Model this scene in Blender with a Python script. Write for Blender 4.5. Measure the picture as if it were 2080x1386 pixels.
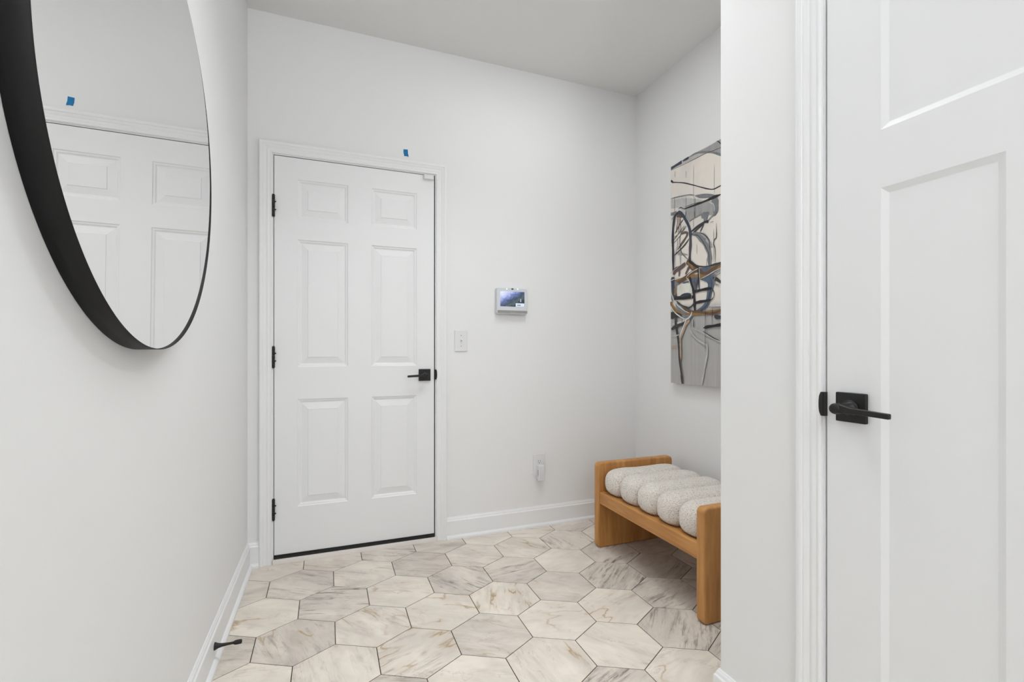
import bpy, bmesh, math, random
from mathutils import Vector, Matrix, noise

# ------------------------------------------------------------------ scene, camera, light
for o in list(bpy.data.objects):
    bpy.data.objects.remove(o)
SC = bpy.context.scene
COL = SC.collection
PI = math.pi

W, H = 2080, 1386
FPX, CX, CY = 958.566, 1040.0, 712.712        # focal length and principal point in pixels
YAW = 0.366192                                 # camera turned right of the room's depth axis
EYE = 1.057
SN, CS = math.sin(YAW), math.cos(YAW)

cam = bpy.data.cameras.new('camera')
co = bpy.data.objects.new('camera', cam)
COL.objects.link(co)
co.location = (0, 0, EYE)
co.rotation_euler = (PI/2, 0, -YAW)
cam.sensor_width = 36.0
cam.lens = FPX/W*36.0
cam.shift_y = (CY-H/2)/W
cam.clip_start = 0.01
SC.camera = co

SC.view_settings.view_transform = 'Standard'
SC.view_settings.look = 'None'
SC.view_settings.gamma = 1.0
SC.view_settings.use_curve_mapping = False
SC.view_settings.exposure = -0.05

world = bpy.data.worlds.new('World')
SC.world = world
world.use_nodes = True
world.node_tree.nodes['Background'].inputs[0].default_value = (0.95, 0.97, 1.0, 1)
world.node_tree.nodes['Background'].inputs[1].default_value = 1.0

# room planes (metres; x along the far wall, y into the room)
XL = -0.380      # left wall
YB = 2.607       # far wall
XR = 1.873       # alcove side wall
XC = 1.070       # near right wall (with the second door)
YC = 1.078       # its outer corner
ZC = 2.728       # ceiling
YH = -3.2        # rear of the hall
WT = 0.12

def area(name, loc, rot, sx, sy, power, color=(1, 1, 1), disk=False, spread=180):
    l = bpy.data.lights.new(name, 'AREA')
    l.shape = 'DISK' if disk else 'RECTANGLE'
    l.size = sx
    if not disk: l.size_y = sy
    l.energy = power
    l.spread = math.radians(spread)
    l.color = color
    o = bpy.data.objects.new(name, l)
    COL.objects.link(o)
    o.location = loc
    o.rotation_euler = rot
    return o
ALC = (1.05, 1.80)
HAL = (0.45, 0.55)
HAL2 = (0.35, -2.5)
area('alcove_downlight_glow', (ALC[0], ALC[1], ZC-0.022), (0, 0, 0), 0.13, 0, 4.8, (0.99, 0.995, 1.0), True)
area('hall_downlight_glow', (HAL[0], HAL[1], ZC-0.022), (0, 0, 0), 0.13, 0, 0.5, (1.0, 0.99, 0.98), True)
area('rear_fill_glow', (HAL2[0], HAL2[1], ZC-0.022), (0, 0, 0), 0.15, 0, 0.6, (1.0, 0.99, 0.98), True)  # faint extra fill from an added, unseen downlight
area('window_fill_glow', (0.345, YH+0.02, 1.45), (PI/2, 0, 0), 1.1, 1.9, 1, (0.96, 0.98, 1.0))  # added rear fill, given an invented window as its source

area('alcove_fill_glow', (0.58, 1.40, ZC-0.032), (0, 0, 0), 1.2, 0.5, 9.0, (0.95, 0.98, 1.0), spread=120)  # added soft fill that evens out the alcove, from an unseen panel
area('hall_fill_glow', (0.345, -1.15, ZC-0.032), (0, 0, 0), 0.9, 1.5, 1.0, (0.95, 0.98, 1.0), spread=120)  # added broad overhead fill behind the camera, from an unseen panel
UP_FILL = (0.345, -1.9, 1.75)
area('up_fill_glow', UP_FILL, (PI, 0, 0), 0.46, 0, 82, (0.95, 0.98, 1.0), True)  # unseen upward fill, added to brighten the ceiling by bounce

def on_y(px, py, Y):
    a = (px-CX)/FPX; b = (CY-py)/FPX
    t = Y/(CS-a*SN)
    return Vector(((SN+a*CS)*t, Y, EYE+b*t))
def on_x(px, py, X):
    a = (px-CX)/FPX; b = (CY-py)/FPX
    t = X/(SN+a*CS)
    return Vector((X, (CS-a*SN)*t, EYE+b*t))
def on_z(px, py, Z):
    a = (px-CX)/FPX; b = (CY-py)/FPX
    t = (Z-EYE)/b
    return Vector(((SN+a*CS)*t, (CS-a*SN)*t, Z))

# ------------------------------------------------------------------ materials
class NT:
    def __init__(s, m):
        m.use_nodes = True
        s.t = m.node_tree
        s.b = s.t.nodes['Principled BSDF']
    def n(s, typ, **kw):
        nd = s.t.nodes.new(typ)
        for k, v in kw.items():
            if k.startswith('i_'):
                key = k[2:]
                key = int(key) if key.isdigit() else key.replace('_', ' ')
                s.set(nd.inputs[key], v)
            else:
                setattr(nd, k, v)
        return nd
    def set(s, sock, v):
        if isinstance(v, bpy.types.NodeSocket):
            s.t.links.new(v, sock)
        else:
            sock.default_value = v
    def math(s, op, a, b=None, clamp=False):
        nd = s.t.nodes.new('ShaderNodeMath'); nd.operation = op; nd.use_clamp = clamp
        s.set(nd.inputs[0], a)
        if b is not None: s.set(nd.inputs[1], b)
        return nd.outputs[0]
    def mix(s, f, a, b):
        nd = s.t.nodes.new('ShaderNodeMix'); nd.data_type = 'RGBA'
        s.set(nd.inputs[0], f); s.set(nd.inputs[6], a); s.set(nd.inputs[7], b)
        return nd.outputs[2]
    def ramp(s, f, stops):
        nd = s.t.nodes.new('ShaderNodeValToRGB')
        e = nd.color_ramp.elements
        while len(e) < len(stops): e.new(0.5)
        for i, (p, c) in enumerate(stops):
            e[i].position = p
            e[i].color = c if len(c) == 4 else (*c, 1)
        s.set(nd.inputs[0], f)
        return nd.outputs[0]
    def noise(s, vec, scale, detail=3, rough=0.55, dist=0.0):
        nd = s.n('ShaderNodeTexNoise', i_Scale=scale, i_Detail=detail, i_Roughness=rough, i_Distortion=dist)
        if vec is not None: s.set(nd.inputs['Vector'], vec)
        return nd.outputs[0]
    def mapping(s, vec, scale=(1, 1, 1), rot=(0, 0, 0), loc=(0, 0, 0)):
        nd = s.n('ShaderNodeMapping')
        s.set(nd.inputs['Vector'], vec)
        for k, v in (('Scale', scale), ('Rotation', rot), ('Location', loc)):
            s.set(nd.inputs[k], v)
        return nd.outputs[0]
    def bump(s, h, strength=0.2, dist=0.002):
        nd = s.n('ShaderNodeBump', i_Strength=strength, i_Distance=dist)
        s.set(nd.inputs['Height'], h)
        s.set(s.b.inputs['Normal'], nd.outputs[0])
    def coord(s, which='Object'):
        return s.n('ShaderNodeTexCoord').outputs[which]

def srgb(r, g, b):
    f = lambda c: c/255/12.92 if c/255 <= 0.04045 else ((c/255+0.055)/1.055)**2.4
    return (f(r), f(g), f(b), 1)

def simple(name, col, rough=0.5, metal=0.0, bump_scale=None, bump_str=0.1, var=0.02, spec=None):
    m = bpy.data.materials.new(name)
    t = NT(m)
    n = t.noise(t.coord(), bump_scale or 8.0, 3)
    dark = tuple(c*(1-var*2) for c in col[:3])+(1,)
    t.set(t.b.inputs['Base Color'], t.mix(n, dark, col if len(col) == 4 else (*col, 1)))
    t.b.inputs['Roughness'].default_value = rough
    t.b.inputs['Metallic'].default_value = metal
    if spec is not None: t.b.inputs['Specular IOR Level'].default_value = spec
    if bump_scale: t.bump(n, bump_str, 0.0006)
    return m

M = {}
M['wall'] = simple('wall_paint', (0.885, 0.885, 0.882, 1), 0.75, bump_scale=260, bump_str=0.08, var=0.003)
M['ceiling'] = simple('ceiling_paint', (0.86, 0.855, 0.84, 1), 0.9, bump_scale=180, bump_str=0.12, var=0.004)
M['trim'] = simple('trim_paint', (0.895, 0.90, 0.905, 1), 0.38, var=0.002)
M['door'] = simple('door_paint', (0.88, 0.885, 0.89, 1), 0.42, bump_scale=120, bump_str=0.03, var=0.002)
M['black'] = simple('matte_black_metal', (0.017, 0.016, 0.016, 1), 0.42, 0.3, bump_scale=900, bump_str=0.05, var=0.05)
M['frame'] = simple('matte_black_frame', (0.010, 0.010, 0.0102, 1), 0.55, 0.0, bump_scale=700, bump_str=0.05, var=0.05, spec=0.28)
M['rubber'] = simple('black_rubber', (0.012, 0.012, 0.012, 1), 0.7, bump_scale=300, bump_str=0.3, var=0.1)
M['plastic'] = simple('white_plastic', (0.82, 0.82, 0.82, 1), 0.3, var=0.002)
M['plug'] = simple('plug_plastic', (0.80, 0.80, 0.82, 1), 0.35, var=0.002)
M['slot'] = simple('dark_slot', (0.05, 0.05, 0.05, 1), 0.6)
M['sill'] = simple('sill_paint', (0.87, 0.83, 0.79, 1), 0.5, bump_scale=60, bump_str=0.2, var=0.03)
M['tape'] = simple('blue_tape', srgb(0, 128, 190), 0.7, bump_scale=300, bump_str=0.4, var=0.12)
M['bezel'] = simple('panel_plastic', (0.72, 0.745, 0.785, 1), 0.35, var=0.002)
M['bar'] = simple('panel_speaker_bar', (0.33, 0.33, 0.32, 1), 0.6, bump_scale=900, bump_str=0.3)
M['badge'] = simple('panel_badge', (0.40, 0.39, 0.37, 1), 0.5)
M['dark'] = simple('behind_door', (0.01, 0.01, 0.01, 1), 0.9)
M['seam'] = simple('seam_thread', (0.36, 0.33, 0.30, 1), 0.9)

m = bpy.data.materials.new('mirror_glass'); t = NT(m)
t.set(t.b.inputs['Base Color'], t.mix(t.noise(t.coord(), 2), (0.90, 0.90, 0.895, 1), (0.905, 0.905, 0.90, 1)))
t.b.inputs['Metallic'].default_value = 1.0; t.b.inputs['Roughness'].default_value = 0.0
M['mirror'] = m

def emit(name, col, strength):
    m = bpy.data.materials.new(name); t = NT(m)
    t.b.inputs['Base Color'].default_value = (0.02, 0.02, 0.02, 1)
    t.b.inputs['Emission Color'].default_value = col
    t.b.inputs['Emission Strength'].default_value = strength
    return m
M['led'] = emit('led', (0.75, 1.0, 0.88, 1), 1.3)
M['lens'] = emit('downlight_lens', (1.0, 0.99, 0.97, 1), 1.5)
M['fill_panel_lens'] = emit('fill_panel_lens', (0.98, 0.99, 1.0, 1), 0.25)
M['card'] = emit('screen_card', srgb(226, 240, 252), 0.95)
M['cardtext'] = emit('screen_card_text', srgb(90, 125, 150), 1.0)
M['figure'] = emit('screen_icon', srgb(170, 190, 225), 0.9)

# screen picture: bright sky at the upper left, dim bluish rocks and trees at the lower right
m = bpy.data.materials.new('screen_picture'); t = NT(m)
g = t.coord('Generated')
sx = t.n('ShaderNodeSeparateXYZ'); t.set(sx.inputs[0], g)
n1 = t.noise(t.mapping(g, (3, 1, 4)), 1.6, 6, 0.62, 0.4)
n2 = t.noise(t.mapping(g, (16, 1, 6), (0, 0.5, 0)), 1.0, 5, 0.7)
f = t.math('ADD', t.math('MULTIPLY', sx.outputs[0], 0.62), t.math('MULTIPLY', t.math('SUBTRACT', 1.0, sx.outputs[2]), 0.62))
f = t.math('ADD', f, t.math('MULTIPLY', t.math('SUBTRACT', n1, 0.5), 0.42))
f2 = t.math('ADD', f, t.math('MULTIPLY', t.math('SUBTRACT', n2, 0.5), t.math('MULTIPLY', f, 0.75)))
c = t.ramp(f2, [(0.10, srgb(236, 243, 255)), (0.30, srgb(196, 206, 252)), (0.46, srgb(118, 136, 198)),
                (0.58, srgb(86, 104, 140)), (0.68, srgb(58, 70, 92)), (0.82, srgb(92, 108, 112)), (0.95, srgb(46, 52, 62))])
t.b.inputs['Base Color'].default_value = (0.02, 0.02, 0.02, 1)
t.b.inputs['Roughness'].default_value = 0.15
t.set(t.b.inputs['Emission Color'], c); t.b.inputs['Emission Strength'].default_value = 0.95
M['screen'] = m

# wood: warm brown with grain along the object's long axis (given)
def wood(name, scale, tint=1.0):
    m = bpy.data.materials.new(name); t = NT(m)
    g = t.coord()
    a = t.noise(t.mapping(g, scale), 1.0, 6, 0.62, 0.5)
    b = t.noise(t.mapping(g, tuple(s*5 for s in scale)), 1.0, 3, 0.6)
    c = t.noise(g, 5.0, 2)
    f = t.math('ADD', t.math('MULTIPLY', a, 0.62), t.math('MULTIPLY', b, 0.25))
    f = t.math('ADD', f, t.math('MULTIPLY', c, 0.2))
    k = tint
    col = t.ramp(f, [(0.30, (0.28*k, 0.118*k, 0.030*k)), (0.48, (0.44*k, 0.200*k, 0.056*k)), (0.60, (0.55*k, 0.27*k, 0.083*k)), (0.78, (0.64*k, 0.34*k, 0.115*k))])
    t.set(t.b.inputs['Base Color'], col)
    t.b.inputs['Roughness'].default_value = 0.48
    t.bump(b, 0.06, 0.0005)
    return m
M['wood_v'] = wood('bench_wood_upright', (16, 16, 1.6), 1.1)
M['wood_y'] = wood('bench_wood_lengthwise', (18, 1.6, 22), 1.12)

# boucle fabric
m = bpy.data.materials.new('boucle_fabric'); t = NT(m)
g = t.coord()
d = t.n('ShaderNodeVectorMath', operation='ADD'); t.set(d.inputs[0], g)
nn = t.n('ShaderNodeTexNoise', i_Scale=120.0, i_Detail=2.0); t.set(nn.inputs['Vector'], g)
sc_ = t.n('ShaderNodeVectorMath', operation='SCALE'); t.set(sc_.inputs[0], nn.outputs[1]); sc_.inputs['Scale'].default_value = 0.006
t.set(d.inputs[1], sc_.outputs[0])
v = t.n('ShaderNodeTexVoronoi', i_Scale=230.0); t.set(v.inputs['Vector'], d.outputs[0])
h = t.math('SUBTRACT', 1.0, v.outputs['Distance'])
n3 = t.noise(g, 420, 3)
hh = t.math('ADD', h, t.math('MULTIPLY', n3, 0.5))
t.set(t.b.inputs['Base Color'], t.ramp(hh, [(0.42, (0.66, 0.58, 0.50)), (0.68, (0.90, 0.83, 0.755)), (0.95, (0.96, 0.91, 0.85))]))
t.b.inputs['Roughness'].default_value = 0.95
t.b.inputs['Sheen Weight'].default_value = 0.25
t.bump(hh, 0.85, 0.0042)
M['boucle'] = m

# marble tile: per-tile values come from the mesh (tone, streak, gold, angle, seed)
def marble():
    m = bpy.data.materials.new('marble_tile'); t = NT(m)
    A = lambda n: t.n('ShaderNodeAttribute', attribute_name=n).outputs['Fac']
    tone, streak, gold, ang, seed = A('tone'), A('streak'), A('gold'), A('ang'), A('seed')
    g = t.coord()
    rot = t.n('ShaderNodeVectorRotate', rotation_type='Z_AXIS')
    t.set(rot.inputs['Vector'], g); t.set(rot.inputs['Angle'], ang)
    off = t.n('ShaderNodeCombineXYZ'); t.set(off.inputs[0], t.math('MULTIPLY', seed, 37.0)); t.set(off.inputs[1], t.math('MULTIPLY', seed, 91.0)); t.set(off.inputs[2], t.math('MULTIPLY', seed, 13.0))
    ad = t.n('ShaderNodeVectorMath', operation='ADD'); t.set(ad.inputs[0], rot.outputs[0]); t.set(ad.inputs[1], off.outputs[0])
    p = ad.outputs[0]
    # soft clouds
    cl = t.noise(t.mapping(p, (2.2, 5.5, 1)), 1.0, 4, 0.5, 0.6)
    cl2 = t.noise(t.mapping(p, (7, 14, 1)), 1.0, 4, 0.6, 0.9)
    cloud = t.math('ADD', t.math('MULTIPLY', cl, 0.55), t.math('MULTIPLY', cl2, 0.45))
    cf = t.math('MULTIPLY', t.math('SUBTRACT', cloud, 0.38), 3.6, True)
    base = t.mix(tone, srgb(246, 237, 224), srgb(222, 213, 203))
    shade = t.mix(tone, srgb(222, 213, 202), srgb(166, 159, 152))
    col = t.mix(cf, base, shade)
    # long streaks, dark
    st = t.noise(t.mapping(p, (6.5, 60, 1)), 1.0, 8, 0.72, 0.35)
    stm = t.noise(t.mapping(p, (5, 12, 1), loc=(3, 5, 0)), 1.0, 3, 0.6, 0.7)
    s1 = t.math('MULTIPLY', t.math('SUBTRACT', st, 0.485), 6.5, True)
    s2 = t.math('MULTIPLY', t.math('SUBTRACT', stm, 0.44), 6.0, True)
    sf = t.math('MULTIPLY', t.math('MULTIPLY', s1, s2), t.math('MULTIPLY', streak, 1.0), True)
    col = t.mix(sf, col, srgb(108, 100, 94))
    # thin gold veins
    vn = t.noise(t.mapping(p, (1.8, 5.5, 1), (0, 0, 1.0), (7, 2, 0)), 1.0, 5, 0.48, 0.12)
    va = t.math('ABSOLUTE', t.math('SUBTRACT', vn, 0.5))
    vf = t.math('SUBTRACT', 1.0, t.math('MULTIPLY', va, 85.0), True)
    vm = t.math('MULTIPLY', t.math('SUBTRACT', t.noise(p, 7.0, 2), 0.46), 7.0, True)
    gf = t.math('MULTIPLY', t.math('MULTIPLY', vf, vm), t.math('MULTIPLY', gold, 1.0), True)
    col = t.mix(gf, col, srgb(172, 144, 104))
    # faint wide warm halo along the veins
    vf2 = t.math('SUBTRACT', 1.0, t.math('MULTIPLY', va, 14.0), True)
    gf2 = t.math('MULTIPLY', t.math('MULTIPLY', vf2, vm), t.math('MULTIPLY', gold, 0.22), True)
    col = t.mix(gf2, col, srgb(196, 172, 138))
    # hairline dark veins
    hn = t.noise(t.mapping(p, (4.0, 7.0, 1), (0, 0, -0.6), (1, 9, 0)), 1.0, 5, 0.6, 0.3)
    hf = t.math('SUBTRACT', 1.0, t.math('MULTIPLY', t.math('ABSOLUTE', t.math('SUBTRACT', hn, 0.47)), 110.0), True)
    hf = t.math('MULTIPLY', t.math('MULTIPLY', hf, s2), 0.28)
    col = t.mix(hf, col, srgb(130, 120, 108))
    t.set(t.b.inputs['Base Color'], col)
    t.b.inputs['Roughness'].default_value = 0.42
    t.b.inputs['Specular IOR Level'].default_value = 0.35
    return m
M['marble'] = marble()
M['grout'] = simple('grout', srgb(72, 60, 50), 0.95, bump_scale=400, bump_str=0.3, var=0.1)

# ------------------------------------------------------------------ mesh helpers
def obj(name, bm, mats, parent=None, smooth=False, bevel=0.0, segs=2, loc=None):
    me = bpy.data.meshes.new(name)
    bmesh.ops.recalc_face_normals(bm, faces=bm.faces[:])
    bm.to_mesh(me); bm.free()
    for mm in (mats if isinstance(mats, (list, tuple)) else [mats]):
        me.materials.append(mm)
    o = bpy.data.objects.new(name, me)
    COL.objects.link(o)
    if parent is not None: o.parent = parent
    if smooth:
        for p in me.polygons: p.use_smooth = True
    if bevel:
        b = o.modifiers.new('bevel', 'BEVEL'); b.width = bevel; b.segments = segs; b.limit_method = 'ANGLE'; b.angle_limit = 0.6
        for p in me.polygons: p.use_smooth = True
        w = o.modifiers.new('wn', 'WEIGHTED_NORMAL'); w.keep_sharp = True
    return o
def box(bm, x0, x1, y0, y1, z0, z1, mi=0):
    vs = [bm.verts.new((x, y, z)) for x in (x0, x1) for y in (y0, y1) for z in (z0, z1)]
    for q in ((0, 1, 3, 2), (4, 6, 7, 5), (0, 4, 5, 1), (2, 3, 7, 6), (0, 2, 6, 4), (1, 5, 7, 3)):
        f = bm.faces.new([vs[i] for i in q]); f.material_index = mi
    return vs
def boxobj(name, dims, mat, parent=None, bevel=0.0, segs=2):
    bm = bmesh.new(); box(bm, *dims)
    return obj(name, bm, mat, parent, bevel=bevel, segs=segs)
def lathe(bm, prof, origin, axis, seg=32, mi=0):
    """prof: list of (distance along axis, radius)"""
    axis = Vector(axis).normalized()
    u = axis.orthogonal().normalized(); w = axis.cross(u)
    rings = []
    for d, r in prof:
        c = Vector(origin)+axis*d
        if r < 1e-6: rings.append([bm.verts.new(c)])
        else: rings.append([bm.verts.new(c+u*math.cos(2*PI*i/seg)*r+w*math.sin(2*PI*i/seg)*r) for i in range(seg)])
    for a, b in zip(rings, rings[1:]):
        for i in range(seg):
            j = (i+1) % seg
            if len(a) == 1 and len(b) == 1: continue
            if len(a) == 1: f = bm.faces.new((a[0], b[i], b[j]))
            elif len(b) == 1: f = bm.faces.new((a[i], a[j], b[0]))
            else: f = bm.faces.new((a[i], a[j], b[j], b[i]))
            f.material_index = mi; f.smooth = True
    for r in (rings[0], rings[-1]):
        if len(r) > 2: bm.faces.new(r).material_index = mi
def tube(bm, pts, r, seg=10):
    pts = [Vector(p) for p in pts]
    rings = []
    for i, p in enumerate(pts):
        d = (pts[min(i+1, len(pts)-1)]-pts[max(i-1, 0)]).normalized()
        u = d.cross(Vector((0.3, 0.1, 1))).normalized(); w = d.cross(u)
        rings.append([bm.verts.new(p+u*math.cos(2*PI*k/seg)*r+w*math.sin(2*PI*k/seg)*r) for k in range(seg)])
    for a, b in zip(rings, rings[1:]):
        for k in range(seg): bm.faces.new((a[k], a[(k+1) % seg], b[(k+1) % seg], b[k])).smooth = True
    bm.faces.new(rings[0]); bm.faces.new(rings[-1])
def empty(name, loc, **props):
    o = bpy.data.objects.new(name, None); o.empty_display_size = 0.1
    COL.objects.link(o)
    for k, v in props.items(): o[k] = v
    o.location = loc
    return o
def shift(root):
    """children were built in world coordinates: move their meshes so the Empty can stand at the thing's base"""
    L = Vector(root.location)
    for c in root.children:
        for g in (c, *c.children):
            if g.data: g.data.transform(Matrix.Translation(-L))
def tag(o, label=None, category=None, group=None, kind=None):
    if label: o['label'] = label
    if category: o['category'] = category
    if group: o['group'] = group
    if kind: o['kind'] = kind
    return o

# ------------------------------------------------------------------ floor of hexagonal marble tiles
# lattice fitted to the photographed joints; unit cell in room coordinates
def build_floor():
    q = (9.35164202e-02, -1.13735667e-01, 1.13823155e-01, 8.70987254e-02, 1.66603595e-01, 1.76170723e+00)
    def room(gx, gz):   # camera ground frame (x right, z forward, eye height 1) -> room metres
        return Vector(((gx*CS+gz*SN)*EYE, (-gx*SN+gz*CS)*EYE))
    def lat(u, v): return room(q[0]*u+q[1]*v+q[4], q[2]*u+q[3]*v+q[5])
    S3 = math.sqrt(3)
    tiles = []
    for i in range(-26, 27):
        for j in range(-30, 31):
            cu, cv = 1.5*i, S3/2*i+S3*j
            c = lat(cu, cv)
            if -0.75 < c.x < XR+0.3 and YH-0.3 < c.y < YB+0.3:
                vs = [lat(cu+math.cos(k*PI/3), cv+math.sin(k*PI/3)) for k in range(6)]
                tiles.append((c, vs))
    # look of single tiles: image position, tone, streak, gold, streak angle
    spec = [(615,1187,.5,.75,.1,.6),(545,1255,.1,.15,.9,.5),(678,1226,.55,1.3,.3,.35),(740,1165,.15,.4,.4,.6),(525,1205,.35,.3,.6,.3),
            (815,1200,.05,.2,.6,.4),(600,1308,.6,.6,.9,1.2),(755,1270,.2,.35,.7,.9),(475,1335,.55,.25,.3,.4),(700,1350,.12,.3,.5,1.4),
            (857,1145,.6,.35,.4,.5),(935,1178,.6,1.0,.6,1.0),(895,1240,.08,.1,.9,.6),(850,1325,.35,.5,1.0,-.4),(970,1128,.35,.35,.9,.5),
            (1022,1215,.1,.2,1.0,1.9),(1000,1290,.6,.25,.5,.6),(1045,1157,.45,1.2,.4,-.05),(1060,1112,.2,.2,.8,.8),(1160,1095,.4,1.1,.1,1.5),
            (1145,1137,.05,.2,1.0,-.3),(1138,1190,.5,.2,.8,.5),(1130,1260,.05,.1,.5,.2),(965,1360,.15,.2,.9,.5),(1120,1340,.2,.2,.9,1.4),
            (1243,1170,.55,1.0,.3,-.7),(1240,1125,.65,1.1,.2,-.5),(1345,1150,.7,.6,.4,-.5),(1250,1230,.1,.15,.8,-.3),(1255,1310,.15,.2,.7,1.0),
            (1345,1205,.45,.8,.2,-.3),(1380,1278,.4,.9,.2,-.8),(1390,1345,.15,.2,.6,-.2),(1240,1370,.5,1.1,.2,-.4),(1335,1110,.6,.4,.3,-.3),
            (1080,1080,.1,.2,.6,.3),(985,1097,.1,.2,1.0,.3),(890,1108,.7,.2,.2,.3),(785,1127,.5,.8,.2,.4),(680,1147,.3,.5,.8,.4),
            (1160,1068,.3,.5,.2,-.4),(1215,1080,.2,.2,.2,.3),(545,1370,.05,.2,.5,.2),(800,1382,.6,.8,.3,.3),(590,1163,.15,.1,.3,.5),(1450,1330,.6,1.0,.1,-.4),(1440,1250,.6,1.0,.1,-.4)]
    want = {}
    for (px, py, *r) in spec:
        w = on_z(px, py, 0)
        k = min(range(len(tiles)), key=lambda i: (tiles[i][0]-Vector((w.x, w.y))).length)
        want[k] = r
    X0, X1, Y0, Y1 = XL, XR, YH, YB
    def clip(poly):
        for ax, lim, sgn in ((0, X0, 1), (0, X1, -1), (1, Y0, 1), (1, Y1, -1)):
            out = []
            for a, b in zip(poly, poly[1:]+poly[:1]):
                ia, ib = sgn*(a[ax]-lim) >= 0, sgn*(b[ax]-lim) >= 0
                if ia: out.append(a)
                if ia != ib:
                    t_ = (lim-a[ax])/(b[ax]-a[ax]); out.append(a+(b-a)*t_)
            poly = out
            if len(poly) < 3: return []
        return poly
    bm = bmesh.new()
    layers = {n: bm.faces.layers.float.new(n) for n in ('tone', 'streak', 'gold', 'ang', 'seed')}
    rnd = random.Random(5)
    for k, (c, vs) in enumerate(tiles):
        r = want.get(k)
        if r is None:
            to = rnd.choice((.1, .2, .3, .6)); r = (to, rnd.random()*(.4+to), rnd.random(), rnd.uniform(-1, 1.5))
        seed = rnd.random()
        G = 0.0015
        area_vs = [c+(v-c)*(1-G/0.145) for v in vs]
        top = clip(area_vs)
        inner = clip([c+(v-c)*(1-(G+0.0007)/0.145) for v in vs])
        if len(top) < 3 or len(inner) < 3: continue
        faces = []
        t0 = [bm.verts.new((v.x, v.y, 0.0)) for v in inner]
        faces.append(bm.faces.new(t0))
        if len(inner) == len(top):
            t1 = [bm.verts.new((v.x, v.y, -0.0009)) for v in top]
            n_ = len(t0)
            for i in range(n_):
                faces.append(bm.faces.new((t0[i], t1[i], t1[(i+1) % n_], t0[(i+1) % n_])))
        for f in faces:
            for n_, val in zip(('tone', 'streak', 'gold', 'ang', 'seed'), (*r, seed)): f[layers[n_]] = val
    box(bm, X0, X1, Y0, Y1, -0.10, -0.0011, 1)
    o = obj('floor', bm, [M['marble'], M['grout']])
    return tag(o, 'floor of large hexagonal cream and grey marble tiles', 'floor', kind='structure')
build_floor()

# ------------------------------------------------------------------ walls and ceiling
def struct(name, boxes, mat, label, cat, bevel=0.0):
    bm = bmesh.new()
    for b in boxes: box(bm, *b)
    return tag(obj(name, bm, mat, bevel=bevel), label, cat, kind='structure')
struct('wall_left', [(XL-WT, XL, YH, YB+WT, -0.1, ZC)], M['wall'], 'plain white wall on the left carrying the round mirror', 'wall')
DX0, DX1, DZ = -0.2665, 0.5415, 2.031      # clear opening of door 1 inside its jamb
JT = 0.019
struct('wall_back', [(XL, DX0-JT, YB, YB+WT, -0.1, ZC), (DX1+JT, XR+WT, YB, YB+WT, -0.1, ZC), (DX0-JT, DX1+JT, YB, YB+WT, DZ+JT, ZC)],
       M['wall'], 'white far wall with the six-panel door and wall controls', 'wall')
struct('wall_alcove', [(XR, XR+WT, YC-WT, YB, -0.1, ZC)], M['wall'], 'white alcove side wall with the abstract painting and bench', 'wall')
EX0, EX1 = 0.762-0.762, 0.762              # clear opening of door 2 along y
EZ = 2.031
struct('wall_right', [(XC, XC+WT, EX1+JT, YC, -0.1, ZC), (XC+WT, XR, YC-WT, YC, -0.1, ZC),
                      (XC, XC+WT, EX0-JT, EX1+JT, EZ+JT, ZC), (XC, XC+WT, YH, EX0-JT, -0.1, ZC)],
       M['wall'], 'near white wall at the right with the open corner and panelled door', 'wall', bevel=0.004)
struct('ceiling', [(XL-WT, XR+WT, YH-WT, YB+WT, ZC, ZC+0.1)], M['ceiling'], 'plain white ceiling', 'ceiling')
WX0, WX1, WZ0, WZ1 = XL+0.17, XC-0.17, 0.45, 2.45
struct('wall_rear', [(XL, WX0, YH-WT, YH, -0.1, ZC), (WX1, XC, YH-WT, YH, -0.1, ZC), (WX0, WX1, YH-WT, YH, -0.1, WZ0), (WX0, WX1, YH-WT, YH, WZ1, ZC)],
       M['wall'], 'white wall at the rear of the hall around the added window', 'wall')
wf = bmesh.new()
for a in ((WX0, WX0+.05), (WX1-.05, WX1), ((WX0+WX1)/2-.02, (WX0+WX1)/2+.02)): box(wf, a[0], a[1], YH-.09, YH-.03, WZ0, WZ1)
for a in ((WZ0, WZ0+.05), (WZ1-.05, WZ1)): box(wf, WX0, WX1, YH-.09, YH-.03, a[0], a[1])
tag(obj('fill_window_1', wf, M['trim']), 'white framed window added at the rear of the hall for fill light', 'window', kind='structure')  # unseen window put in as a source for the rear fill

def sweep(bm, prof, nodes):
    """prof: [(d, t)], nodes: functions (d, t)->Vector at each node of the path"""
    rings = [[bm.verts.new(nd(d, t_)) for d, t_ in prof] for nd in nodes]
    n = len(prof)
    for a, b in zip(rings, rings[1:]):
        for i in range(n): bm.faces.new((a[i], a[(i+1) % n], b[(i+1) % n], b[i]))
    bm.faces.new(rings[0]); bm.faces.new(rings[-1])

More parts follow.
